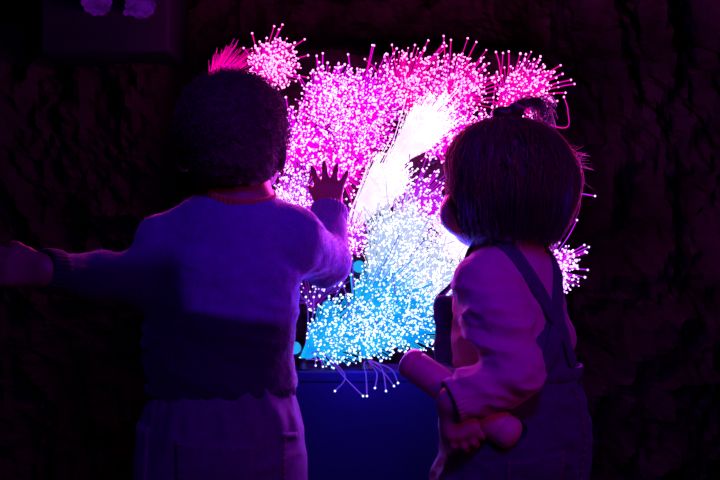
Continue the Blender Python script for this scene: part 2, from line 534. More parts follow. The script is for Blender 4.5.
def head(S, c, f, l, s=1.0, cheeks=1.0, ears=True):
    """toddler head: f faces forward, l to the child's left"""
    c = Vector(c); f = Vector(f).normalized(); l = Vector(l).normalized(); u = l.cross(f) * -1
    if u.z < 0: u = -u
    R = [list(l), list(f), list(u)]
    at = lambda a, b, e: c + l * a * s + f * b * s + u * e * s
    S.ell(at(0, -.008, .012), (.066 * s, .080 * s, .072 * s), R, .012)          # cranium
    S.ell(at(0, .022, -.030), (.054 * s, .056 * s, .056 * s), R, .02)            # face
    S.ell(at(0, .050, -.066), (.024 * s, .022 * s, .018 * s), R, .018)           # chin
    for sg in (-1, 1):
        S.ell(at(sg * .034, .047, -.040), (.025 * s * cheeks, .026 * s * cheeks, .027 * s * cheeks), R, .014)
        S.ell(at(sg * .026, .070, -.008), (.013 * s, .010 * s, .008 * s), R, .008)
    S.limb(at(0, .074, -.012), at(0, .085, -.029), .006 * s, .0095 * s, .008)    # nose
    for sg in (-1, 1): S.ell(at(sg * .008, .080, -.031), (.006 * s, .006 * s, .005 * s), R, .005)
    S.ell(at(0, .077, -.049), (.017 * s, .007 * s, .005 * s), R, .004)           # lips
    S.ell(at(0, .076, -.056), (.014 * s, .007 * s, .005 * s), R, .004)
    if ears:
        for sg in (-1, 1):
            e = at(sg * .068, -.006, -.020)
            ea = (l * sg * .55 - f * .85).normalized(); eu = u; en = ea.cross(eu).normalized()
            S.ell(e + ea * .006 * s, (.014 * s, .024 * s, .006 * s), [list(ea), list(eu), list(en)], .006)
            S.ell(e - u * .017 * s, (.008 * s, .009 * s, .006 * s), [list(ea), list(eu), list(en)], .006)
    return at

def face_parts(at, root, f, l):
    f = Vector(f); l = Vector(l)
    for sg in (-1, 1):
        e = MB(); e.ball(at(sg * .026, .066, -.016), .0105, 3); eb = e.build('eye', M['eye'], root)
        e = MB(); e.ball(at(sg * .0262, .0715, -.016), .0058, 2); e.build('iris', M['iris'], eb)

# ------------------------------------------------------------------ the setting
TOPZ = EYE - .132 * 1.78
PY0, PZ0, PS = 1.86, TOPZ, .705 / .34
def on_panel(px, py):
    k = (py - 240) / 1000
    d = (EYE - PZ0 + PS * PY0) / (PS + k)
    return P(px, py, d)

def rock_wall():
    nx, nz = 230, 150
    V = []; F = []
    for j in range(nz + 1):
        for i in range(nx + 1):
            x = -1.75 + 3.5 * i / nx; z = 2.15 * j / nz
            p = Vector((x * 3.0, z * 2.2, .3))
            y = 2.50 - .10 * (noise.noise(p) ) - .06 * (1 - abs(noise.noise(p * 2.7)) * 2) - .03 * (1 - abs(noise.noise(p * 7)) * 2) - .014 * noise.noise(p * 17) - .008 * noise.noise(p * 37)
            st = min(max((-.43 + .02 * noise.noise(Vector((0, z * 4, 0))) - x) / .03, 0), 1)
            y -= .07 * st
            # the ledge of rock that leans back above the counter and carries the sprays
            yb = max(PY0 + (z - PZ0) / PS, 1.93)
            ex = max(-.27 - x, x - .36, 0) / .14; ez = max(z - 1.13, 0) / .10
            wgt = max(0, 1 - math.hypot(ex, ez) + .25 * noise.noise(Vector((x * 9, z * 9, 5))) * (1 if ex + ez > 0 else 0))
            wgt = min(1, wgt); wgt = wgt * wgt * (3 - 2 * wgt)
            rough_ = .010 * (1 - abs(noise.noise(Vector((x * 22, z * 22, 2))))) + .004 * noise.noise(p * 30)
            if z > PZ0 - .03: y = y * (1 - wgt) + min(y, yb + rough_) * wgt
            V.append((x, y, z))
    for j in range(nz):
        for i in range(nx):
            a = j * (nx + 1) + i
            F.append((a, a + nx + 1, a + nx + 2, a + 1)[::-1])
    b = len(V)
    V += [(-1.75, 2.8, 0), (1.75, 2.8, 0), (1.75, 2.8, 2.15), (-1.75, 2.8, 2.15)]
    F.append((b, b + 1, b + 2, b + 3))
    return tag(link_mesh('wall_back', V, F, M['rock'], smooth=False), kind='structure')
rock_wall()
fl = MB(); fl.box((-1.75, -1.2, -.04), (1.75, 2.8, 0)); tag(fl.build('floor', M['floor'], smooth=False), kind='structure')
be = MB(); be.box((P(40, 0, 2.18).x, 2.18, P(0, 51, 2.18).z), (P(169, 0, 2.18).x, 2.44, 1.62), .006)
tag(be.build('trim_1', M['beam'], smooth=False), kind='structure')

ct = empty('display_counter', (0.06, 1.95, 0), 'dark navy display counter under the fibre optic lights, with plain front', 'counter')
m_ = MB(); m_.box((-.355, 1.7805, 0), (.395, 1.90, TOPZ - .019)); m_.build('front_panel', M['counter'], ct, False)
m_ = MB(); m_.box((-.355, 1.78, TOPZ - .018), (.395, 1.90, TOPZ), .002); m_.build('worktop', M['counter'], ct, False)

PN = Vector((0, -PS, 1)).normalized()
# ------------------------------------------------------------------ fibre optic sprays
def bez(a, b, c, t): return a * (1 - t) ** 2 + b * 2 * t * (1 - t) + c * t * t

def spray(base, tipc, spread, n, tone, label, fwd=.10, stand='panel', strays=8, tip_r=.0025, strand_r=.0008, core=1.0, bright=None, tips=True, special=(), pw=.72, lamp=1.0):
    """base, tipc and spread are where the photo shows the ferrule, the middle of the tips and how far they fan"""
    n = int(n * 1.35)
    if stand == 'panel': b = on_panel(*base); nrm = PN
    else: b = P(base[0], base[1], 1.815); b.z = TOPZ + .0005; nrm = Vector((0, 0, 1))
    d_t = b.y - fwd
    tc = P(tipc[0], tipc[1], d_t)
    S = spread / 1000 * d_t
    root = empty('fibre_optic_spray', b, label, 'fibre optic light', 'fibre optic sprays on the display')
    sm, tm, lc = GL[tone]
    axis = (tc - b); La = axis.length; ax = axis.normalized()
    # ferrule: a short black sleeve with a flared collar, standing square on its support
    f = MB(); u = nrm.orthogonal().normalized(); v = nrm.cross(u); RR = []
    for hgt, r in ((0, .012), (.003, .012), (.004, .009), (.016, .008), (.018, .0095), (.021, .0095), (.021, .0065), (.017, .0060)):
        RR.append([b + nrm * hgt + (u * math.cos(2 * math.pi * k / 16) + v * math.sin(2 * math.pi * k / 16)) * r for k in range(16)])
    f.rings(RR); fo = f.build('ferrule', M['black_plastic'], root)
    g = MB(); g.rings([[b + nrm * hh + (u * math.cos(2 * math.pi * k / 16) + v * math.sin(2 * math.pi * k / 16)) * rr for k in range(16)] for hh, rr in ((.016, .006), (.0205, .006), (.022, .004))])
    g.build('light_source', M['led_hot'], fo)
    b0 = b + nrm * .019
    e1 = ax.orthogonal().normalized(); e2 = ax.cross(e1)
    # the fan is a shallow dome facing along its axis and towards the room
    right = Vector((1, 0, 0)); upv = Vector((0, 0, 1)); toward = Vector((0, -1, 0))
    sb = MB(); tb = MB()
    def strand(o_r, o_a, ln, sag):
        off = right * math.cos(o_a) * o_r * S + upv * math.sin(o_a) * o_r * S
        dome = toward * (.35 * S * (1 - o_r * o_r)) + toward * random.uniform(-.35, .35) * S
        tip = b0 + (tc + off + dome - b0) * ln
        tip.z -= sag
        if tip.y > on_y(tip.z) - .006: tip.y = on_y(tip.z) - .006 - random.random() * .012
        mid = b0 + nrm * La * .12 + (tip - b0) * .42 + (ax * La * .20)
        st = b0 + e1 * random.uniform(-.0045, .0045) + e2 * random.uniform(-.0045, .0045)
        return st, mid, tip
    for i in range(n):
        rr = random.random() ** pw
        if random.random() < .12: rr *= 1.18
        st, mid, tip = strand(rr, random.uniform(0, 2 * math.pi), random.uniform(.80, 1.06), random.uniform(0, .006))
        sb.tube([bez(st, mid, tip, t) for t in (0, .3, .6, 1)], [strand_r] * 4, 3, False)
        if tips: tb.ball(tip, tip_r * random.uniform(.55, 1.1), 1)
    tag(sb.build('strands', sm if bright is None else bright, root), kind='stuff')
    if tips: tag(tb.build('glowing_tips', tm, root), kind='stuff')
    sp = list(special)
    for i in range(strays):
        rr = random.uniform(1.12, 1.42)
        sp.append(strand(rr, random.uniform(-.2, math.pi + .2) if i % 4 else random.uniform(0, 6.28), random.uniform(.95, 1.1), 0))
    for item in sp:
        if isinstance(item[0], Vector): pts = [bez(*item, t / 8) for t in range(9)]
        else:
            q = [b0] + [P(*x) for x in item]; pts = []
            for j in range(len(q) - 1):
                p0 = q[max(j - 1, 0)]; p1 = q[j]; p2 = q[j + 1]; p3 = q[min(j + 2, len(q) - 1)]
                for k in range(6 + (j == len(q) - 2)):
                    t = k / 6
                    pts.append(.5 * ((2 * p1) + (p2 - p0) * t + (2 * p0 - 5 * p1 + 4 * p2 - p3) * t * t + (3 * p1 - p0 - 3 * p2 + p3) * t ** 3))
        s_ = MB(); s_.tube(pts, .0011, 4); so = s_.build('stray_strand', STRAY if tone == 'cyan' else sm, root)
        t_ = MB(); t_.ball(pts[-1], tip_r * .85, 2); t_.build('strand_tip', tm, so)
    ld = bpy.data.lights.new('spray_glow', 'POINT'); ld.energy = .0075 * n / 250 * LAMP * lamp; ld.color = lc; ld.shadow_soft_size = .03
    lo = bpy.data.objects.new('spray_glow', ld); COL.objects.link(lo); lo.location = tc + toward * (S * .8 + .01); attach(lo, root)
    return root
LAMP = 150.0
def on_y(z): return PY0 + (z - PZ0) / PS if z > PZ0 else 9.0

SPR = [
 ((302, 371), (343, 328), 36, 300, 'cyan', 'cyan fibre spray at counter edge beside the navy sweater hem, fanning right', dict(stand='counter', fwd=.02, special=[((320, 352, 1.79), (345, 375, 1.74), (335, 391, 1.735)), ((330, 362, 1.79), (345, 378, 1.75), (363, 396, 1.735))])),
 ((366, 371), (374, 326), 34, 300, 'cyan', 'cyan fibre spray at counter edge with threads drooping over the front', dict(stand='counter', fwd=.02, special=[((364, 366, 1.79), (366, 375, 1.74), (367, 396, 1.735)), ((375, 366, 1.79), (385, 374, 1.75), (394, 386, 1.735)), ((380, 364, 1.79), (392, 370, 1.75), (398, 383, 1.735)), ((372, 366, 1.79), (377, 374, 1.75), (375, 388, 1.735)), ((380, 366, 1.79), (384, 376, 1.75), (386, 391, 1.735))])),
 ((345, 335), (392, 292), 44, 330, 'cyan', 'cyan fibre spray on the dark rock just above the two counter edge sprays', dict(fwd=.11)),
 ((367, 296), (405, 250), 42, 420, 'pale', 'pale blue-white fibre spray with dense cone, right of the topmost cyan diode', dict(fwd=.10, pw=.75)),
 ((395, 348), (415, 315), 38, 280, 'cyan', 'cyan fibre spray directly above the raised end of the pink tube', dict(fwd=.12)),
 ((425, 318), (436, 272), 38, 400, 'pale', 'pale fibre spray beside the denim bib and under the chin', dict(fwd=.11)),
 ((335, 255), (392, 172), 22, 560, 'white', 'overexposed white fibre bundle slanting up right of the raised hand', dict(fwd=.07, strand_r=.0006)),
 ((372, 200), (432, 116), 23, 620, 'white', 'overexposed white fibre bundle slanting up to upper middle of the display', dict(fwd=.07, strand_r=.0006)),
 ((400, 222), (428, 204), 40, 260, 'violet', 'violet fibre spray in front of the ponytailed child\'s cheek', dict(fwd=.07)),
 ((290, 225), (302, 198), 36, 320, 'violet', 'violet-white fibre spray between the curly head and the raised hand', dict(fwd=.08)),
 ((292, 165), (306, 138), 40, 320, 'magenta', 'magenta fibre spray beside the ear of the curly-haired child', dict(fwd=.08)),
 ((318, 125), (332, 94), 34, 400, 'magenta', 'dense magenta fibre spray with white core, upper left of the display', dict(fwd=.07, pw=.85)),
 ((352, 132), (372, 102), 40, 340, 'magenta', 'magenta fibre spray right of the white-cored upper spray', dict(fwd=.07)),
 ((398, 110), (412, 82), 40, 340, 'hotpink', 'hot pink fibre spray at top middle with long threads standing up', dict(fwd=.06, strays=10, lamp=2.5)),
 ((442, 115), (458, 86), 38, 340, 'hotpink', 'hot pink fibre spray left of the topknot, tallest in the upper row', dict(fwd=.06, strays=10, lamp=2.5)),
 ((498, 112), (530, 85), 32, 260, 'hotpink', 'hot pink fibre spray behind the ponytail, upper right end', dict(fwd=.06, strays=10, lamp=9, special=[((497, 118, 2.08), (500, 90, 2.05), (503, 53, 2.04)), ((493, 118, 2.08), (494, 95, 2.05), (497, 72, 2.04)), ((562, 128, 2.05), (568, 112, 2.02), (564, 97, 2.02))])),
 ((258, 84), (274, 62), 27, 360, 'hotpink', 'small hot pink fibre spray peeking over top right of the curly hair', dict(fwd=.06, strays=8, lamp=4)),
 ((205, 104), (234, 62), 23, 240, 'hotpink', 'tipless pink glowing fibre tuft behind the top of the curly hair', dict(fwd=.05, strays=0, tips=False, lamp=3.5, strand_r=.00045)),
 ((540, 276), (557, 266), 26, 260, 'violet', 'small violet fibre spray behind the overall strap, right edge of the display', dict(fwd=.08, strays=12, lamp=13, special=[((545, 200, 1.98), (570, 193, 1.95), (595, 196, 1.93)), ((566, 240, 1.98), (577, 220, 1.93))])),
 ((470, 160), (474, 138), 32, 240, 'magenta', 'magenta fibre spray mostly hidden behind the ponytailed child\'s hair', dict(fwd=.06, lamp=6)),
 ((345, 262), (352, 232), 24, 150, 'violet', 'violet fibre spray beside the sleeve cuff, above the topmost cyan diode', dict(fwd=.08)),
 ((338, 185), (343, 158), 36, 260, 'magenta', 'magenta fibre spray behind the fingertips of the raised hand', dict(fwd=.07)),
 ((432, 160), (442, 128), 34, 260, 'magenta', 'magenta fibre spray right of the upper white bundle', dict(fwd=.05)),
 ((312, 312), (318, 285), 30, 26, 'indigo', 'sparse indigo fibre spray under the raised sleeve elbow', dict(fwd=.06, strays=6)),
 ((385, 268), (402, 224), 36, 360, 'pale', 'pale fibre spray at centre of display, above the blue-white cone', dict(fwd=.08)),
 ((455, 258), (460, 238), 34, 320, 'white', 'white fibre spray behind the neck of the ponytailed child', dict(fwd=.07)),
 ((268, 222), (286, 206), 24, 240, 'white', 'white fibre spray low beside the curly-haired child\'s neck', dict(fwd=.07)),
 ((350, 150), (362, 136), 30, 260, 'magenta', 'magenta fibre spray at the very centre of the upper display', dict(fwd=.04)),
]
for b_, t_, s_, n_, tone, lab, kw in SPR:
    spray(b_, t_, s_, n_, tone, lab, **kw)

# three cyan indicator diodes on the dark rock
for (px, py, lab) in ((359, 266, 'small round cyan diode on the dark rock, topmost of three, near the sleeve cuff'),
                      (329, 305, 'small round cyan diode on the dark rock, middle one of three'),
                      (297, 345, 'small round cyan diode on the dark rock, lowest of three, beside the sweater hem')):
    b = on_panel(px, py + 16)
    root = empty('indicator_diode', b, lab, 'light', 'cyan diodes on the dark rock')
    u = Vector((1, 0, 0)); v = PN.cross(u)
    def ringp(h, r): return [b + PN * h + (u * math.cos(2 * math.pi * k / 20) + v * math.sin(2 * math.pi * k / 20)) * r for k in range(20)]
    q = MB(); q.rings([ringp(.0005, .015), ringp(.006, .015), ringp(.008, .0135), ringp(.070, .0125)]); q.build('housing', M['black_plastic'], root)
    q = MB(); q.rings([ringp(.070, .0112), ringp(.076, .0108), ringp(.081, .008), ringp(.083, .003)]); q.build('lens', M['led'], root)

# two purple lobed lamps on the dark beam
for (px, py, r, lab, lump) in ((95, -1, 14.5, 'purple scalloped round lamp at the top edge, nearer the corner', False),
                         (139, 2, 14.5, 'purple scalloped round lamp hanging slightly lower, with a small side lump', True)):
    c = P(px, py, 2.13); R_ = r / 1000 * 2.13
    root = empty('scalloped_lamp', (c.x, 2.18, c.z), lab, 'lamp', 'purple lamps on the dark beam')
    def lob(y, k, seed=px):
        return [Vector((c.x + math.cos(a) * R_ * k * (1 + .05 * math.cos(11 * a + seed)), y, c.z + math.sin(a) * R_ * k * (1 + .05 * math.cos(11 * a + seed)))) for a in [2 * math.pi * i / 110 for i in range(110)]]
    q = MB(); q.rings([lob(2.1795, .8), lob(2.15, .95)]); q.build('housing', M['black_plastic'], root)
    q = MB(); q.rings([lob(2.15, 1.0), lob(2.140, 1.03), lob(2.132, .9), lob(2.128, .6), lob(2.127, .15)])
    if lump: q.ball((c.x - R_ * 1.02, 2.145, c.z - R_ * .62), R_ * .22, 2)
    q.build('lens', M['purple_lens'], root)

# ------------------------------------------------------------------ the curly-haired child
def fuzz(V, Q, n, length, parent, in_blue):
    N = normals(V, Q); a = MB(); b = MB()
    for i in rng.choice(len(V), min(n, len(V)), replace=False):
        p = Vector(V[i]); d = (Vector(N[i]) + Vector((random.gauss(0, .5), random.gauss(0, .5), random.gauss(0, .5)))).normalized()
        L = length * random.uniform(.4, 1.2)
        (a if in_blue(p) else b).tube([p - d * .0005, p + d * L * .6, p + d * L + Vector((0, 0, -L * .15))], [.00028, .0002, .0001], 3, False)
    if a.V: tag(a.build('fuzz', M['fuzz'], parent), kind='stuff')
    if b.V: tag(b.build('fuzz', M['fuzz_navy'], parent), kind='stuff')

def shoes(root, spots):
    for (x, y, fx, fy) in spots:
        f = Vector((fx, fy, 0)).normalized(); c = Vector((x, y, 0))
        S = Solid(.004)
        S.limb(c - f * .035 + Vector((0, 0, .030)), c + f * .060 + Vector((0, 0, .026)), .031, .030, .01)
        S.limb(c - f * .025 + Vector((0, 0, .04)), c - f * .020 + Vector((0, 0, .075)), .033, .033, .012, cut=[((0, 0, .085), (0, 0, 1))])
        S.cut((0, 0, .012), (0, 0, -1))
        so = link_mesh('shoe', *S.mesh(1), M['shoe'], root)
        S = Solid(.004); S.limb(c - f * .037 + Vector((0, 0, .012)), c + f * .062 + Vector((0, 0, .012)), .034, .033, .01)
        S.cut((0, 0, .0005), (0, 0, -1)); S.cut((0, 0, .014), (0, 0, 1))
        link_mesh('sole', *S.mesh(0), M['sole'], so)

def boy():
    root = empty('person', (P(221, 0, 1.42).x, 1.42, 0), 'curly-haired toddler in two-tone blue sweater and jeans, one hand raised to the lights', 'person', 'toddlers at the lights')
    f = Vector((.05, 1, 0)).normalized(); l = Vector((-1, .05, 0)).normalized()
    hc = P(233, 140, 1.43)
    nk = P(238, 196, 1.425); hip = P(221, 440, 1.42)
    shL, elL, wrL = P(160, 246, 1.42), P(100, 275, 1.37), P(47, 271, 1.30)
    shR, elR, wrR = P(292, 238, 1.43), P(325, 262, 1.52), P(329, 211, 1.585)
    # body
    B = Solid(.0026)
    at = head(B, hc, f, l, 1.0)
    B.limb(hc + Vector((0, -.008, -.045)), nk + Vector((0, 0, -.03)), .044, .043, .02)
    B.chain([P(235, 225, 1.42), P(222, 300, 1.42), P(221, 380, 1.42), hip], [.070, .078, .080, .084], .02, sq=(f, .7))
    for sh, r in ((P(172, 250, 1.42), .030), (shR, .034)): B.limb(P(236, 236, 1.42), sh, .036, r, .02)
    B.chain([P(176, 266, 1.42), P(140, 282, 1.405), elL, wrL], [.034, .029, .025, .021], .01)
    B.chain([shR, elR, wrR], [.032, .026, .021], .01)
    hand(B, wrR - (wrR - elR).normalized() * .002, (.02, .30, 1), (-1, 0, 0), (0, 1, -.2), .092, 1.15, (.05, .12, .12), .62)
    hand(B, wrL, (-1, -.12, .10), (0, .35, .95), (0, .95, -.3), .105, .5, (.25, .3, .3), .6)
    for sg in (-1, 1):
        B.chain([hip + l * sg * .048, Vector((hip.x, 1.42, .21)) + l * sg * .052, Vector((hip.x, 1.42, .065)) + l * sg * .052], [.064, .048, .034], .012)
        B.limb(Vector((hip.x, 1.42, .04)) + l * sg * .052, Vector((hip.x, 1.42, .03)) + l * sg * .052 + f * .055, .026, .020, .012)
    V, Q = B.mesh(2)
    link_mesh('body', V, Q, M['skin_boy'], root)
    face_parts(at, root, f, l)
    # hair: a close volume of coils
    H = Solid(.004)
    hcc = P(233, 129, 1.425)
    H.ell(hcc + Vector((0, -.004, 0)), (.077, .096, .080), None, .015)
    H.ell(P(235, 160, 1.395), (.058, .060, .042), None, .02)
    H.cut((0, 0, P(0, 186, 1.38).z), (0, 0, -1))
    H.cut(at(0, .055, -.005), f * .8 + Vector((0, 0, -.45)))
    HV, HQ = H.mesh(2)
    HV = folds(HV, HQ, .0035, 90, seed=3, ridge=False)
    ho = link_mesh('hair', HV, HQ, M['hair_boy'], root)
    N = normals(HV, HQ)
    cb = MB()
    pick = rng.choice(len(HV), 6500, replace=False)
    for i in pick:
        p = Vector(HV[i]); n = Vector(N[i])
        if p.z < P(0, 182, 1.4).z: continue
        a0 = random.uniform(0, 6.28); e1 = n.orthogonal().normalized(); e2 = n.cross(e1)
        tl = (e1 * math.cos(a0 * 3) + e2 * math.sin(a0 * 3)) * random.uniform(0, .5)
        L = random.uniform(.004, .013) * (1.0 if p.z > P(0, 150, 1.4).z else .55); rr = random.uniform(.0018, .0032)
        pts = []
        for t in range(7):
            q = t / 6
            pts.append(p + (n + tl) * (L * q - .002) + (e1 * math.cos(a0 + q * 7.5) + e2 * math.sin(a0 + q * 7.5)) * rr)
        cb.tube(pts, .00042, 3, False)
    tag(cb.build('curls', M['hair_boy'], ho), kind='stuff')
    # sweater
    W = Solid(.0035)
    hem0 = P(150, 402, 1.42); hem1 = P(298, 387, 1.42)
    hn = Vector((-(hem1.z - hem0.z), 0, hem1.x - hem0.x)).normalized() * -1
    sq = (f, .74)
    W.chain([P(232, 252, 1.42), P(222, 300, 1.42), P(217, 345, 1.42), P(221, 388, 1.42), P(222, 430, 1.42)], [.098, .104, .102, .102, .09], .015, sq)
    W.chain([P(238, 234, 1.42), P(232, 258, 1.42)], [.056, .092], .02, sq)
    for sh, r in ((shL + Vector((.004, 0, .006)), .040), (shR, .044)): W.limb(P(238, 232, 1.42), sh, .040, r, .02)
    dL = (wrL - elL).normalized(); dR = (wrR - elR).normalized()
    W.chain([P(170, 272, 1.42), P(140, 282, 1.405), elL + Vector((0, 0, -.003)), wrL + dL * .02], [.052, .041, .034, .0255], .018, cut=[(wrL - dL * .002, dL)])
    W.chain([shR + Vector((0, 0, -.006)), elR, wrR + dR * .02], [.049, .036, .026], .012, cut=[(wrR - dR * .004, dR)])
    W.cut((hem0 + hem1) / 2, hn)
    W.limb(hc + Vector((0, 0, -.03)), P(238, 194, 1.42), .035, .046, .001, sub=True)
    V, Q = W.mesh(2)
    zz = V[:, 2]
    msk = np.clip((P(0, 240, 1.42).z - zz) / .03, 0.25, 1) * 1.0
    V = folds(V, Q, .0035, 20, (0.3, 0, 1), .35, 1.2, mask=msk)
    V = folds(V, Q, .0012, 60, seed=5.0, ridge=False)
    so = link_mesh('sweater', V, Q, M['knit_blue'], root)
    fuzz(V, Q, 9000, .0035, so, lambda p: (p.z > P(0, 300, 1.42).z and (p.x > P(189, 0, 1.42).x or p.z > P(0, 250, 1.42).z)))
    rib_ring(P(239, 195, 1.416), (.14, -.30, 1), (1, 0, 0), .0475, .0465, .018, .0045, 'collar', M['collar_red'], so, 44)
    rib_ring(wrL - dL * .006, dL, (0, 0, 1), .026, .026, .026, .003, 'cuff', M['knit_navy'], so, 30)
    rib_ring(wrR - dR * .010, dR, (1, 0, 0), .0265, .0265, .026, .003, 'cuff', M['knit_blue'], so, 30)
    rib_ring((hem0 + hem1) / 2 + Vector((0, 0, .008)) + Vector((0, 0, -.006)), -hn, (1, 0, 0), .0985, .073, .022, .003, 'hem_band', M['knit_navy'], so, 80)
    # jeans
    J = Solid(.0035)
    J.chain([P(223, 398, 1.42), P(221, 430, 1.42), P(220, 478, 1.42)], [.096, .112, .110], .015, (f, .78))
    hx = P(220, 0, 1.42).x
    for sg in (-1, 1):
        J.chain([Vector((hx, 1.42, .40)) + l * sg * .048, Vector((hx, 1.42, .22)) + l * sg * .055, Vector((hx, 1.425, .03)) + l * sg * .055], [.072, .060, .054], .02, cut=[((0, 0, .055), (0, 0, -1))])
    V, Q = J.mesh(2)
    top = np.clip((V[:, 2] - P(0, 432, 1.42).z) / .03, 0, 1)
    V = folds(V, Q, .006, 70, (0, 0, 1), 1.0, 2.0, mask=top * .9) if False else V
    # gathers under the waistband run downwards
    N = normals(V, Q)
    for i in range(len(V)):
        x, y, z = V[i]
        t = max(0, min(1, (z - P(0, 455, 1.42).z) / .055))
        g = noise.noise(Vector((x * 62, y * 62, z * 6))) * .0065 * t + (1 - abs(noise.noise(Vector((x * 9, y * 9, z * 26 + 4)))) * 2.2) * .003 * (1 - .6 * t)
        V[i] += N[i] * g
    jo = link_mesh('jeans', V, Q, M['denim_boy'], root)
    bv = bvh_of(V, Q)
    def pk(u, v):
        px = 186 + 75 * u + (2 - 4 * u) * v; py = 428 + 62 * v + (u * 4)
        if v > .9: py += 0
        q = P(px, py, 1.42); return Vector((q.x, .5, q.z)), Vector((0, 1, 0))
    po = patch(bv, pk, 14, 12, .0028, 'back_pocket', M['denim_boy'], jo)
    stitches(bv, pk, [(.04, .03 + .94 * i / 8) for i in range(9)] + [(.5, .97)] + [(.96, .97 - .94 * i / 8) for i in range(9)], 'pocket_stitching', po)
    s1 = stitches(bv, pk, [(i / 10, .06) for i in range(11)], 'pocket_stitching', po); 
    stitches(bv, pk, [(i / 10, .14) for i in range(11)], 'pocket_stitching', po)
    def pk2(u, v):
        px = 142 + 18 * u - v * 2; py = 420 + 62 * v
        q = P(px, py, 1.42); return Vector((q.x - .06, .7, q.z)), Vector((.085, 1, 0)).normalized()
    patch(bv, pk2, 8, 10, .0028, 'back_pocket', M['denim_boy'], jo)
    def pk3(u, v):
        px = 284 + 14 * u; py = 424 + 6 * v + 3 * u
        q = P(px, py, 1.42); return Vector((q.x, .5, q.z)), Vector((0, 1, 0))
    patch(bv, pk3, 6, 3, .003, 'side_pocket_flap', M['denim_boy'], jo)
    def sm(u, v):
        q = P(285 + 8 * u, 430 + 60 * v, 1.42); return Vector((q.x, .5, q.z)), Vector((0, 1, 0))
    stitches(bv, sm, [(.2, i / 10) for i in range(11)], 'side_seam', jo)
    shoes(root, [(hx - .055, 1.42, -.15, 1), (hx + .055, 1.42, .15, 1)])
    return root
boy()

# ------------------------------------------------------------------ the pink tube
T0 = P(411, 363, 1.335); T1 = P(509, 433, 1.285)
def tube_toy():
    a = (T1 - T0).normalized(); u = a.cross(Vector((0, 0, 1))).normalized(); v = u.cross(a)
    root = empty('tube', (T0 + T1) / 2, 'pink round-ended tube tucked under the arm of the child in overalls', 'tube')
    R = []
    L = (T1 - T0).length; r0 = .0208
    prof = []
    for i in range(9):
        t = i / 8 * math.pi / 2; prof.append((-.013 * math.cos(t) + .0, r0 * (.10 + .90 * math.sin(t))))
    prof += [(.008, r0), (.010, r0 * .985), (.012, r0)]
    for i in range(1, 8): prof.append((.012 + (L - .024) * i / 8, r0 * (1 + .03 * i / 8)))
    r1 = r0 * 1.03
    prof += [(L - .012, r1), (L - .010, r1 * .985), (L - .008, r1)]
    for i in range(9):
        t = i / 8 * math.pi / 2; prof.append((L + .014 * math.sin(t), r1 * (.10 + .90 * math.cos(t))))
    for z, r in prof: R.append([T0 + a * z + (u * math.cos(2 * math.pi * k / 40) + v * math.sin(2 * math.pi * k / 40)) * r for k in range(40)])
    capa = MB(); capa.rings(R[:10]); bodyp = MB(); bodyp.rings(R[9:-10]); capb = MB(); capb.rings(R[-11:])
    bodyp.build('barrel', M['tube_pink'], root); capa.build('end_cap', M['tube_pink'], root); capb.build('end_cap', M['tube_pink'], root)
tube_toy()

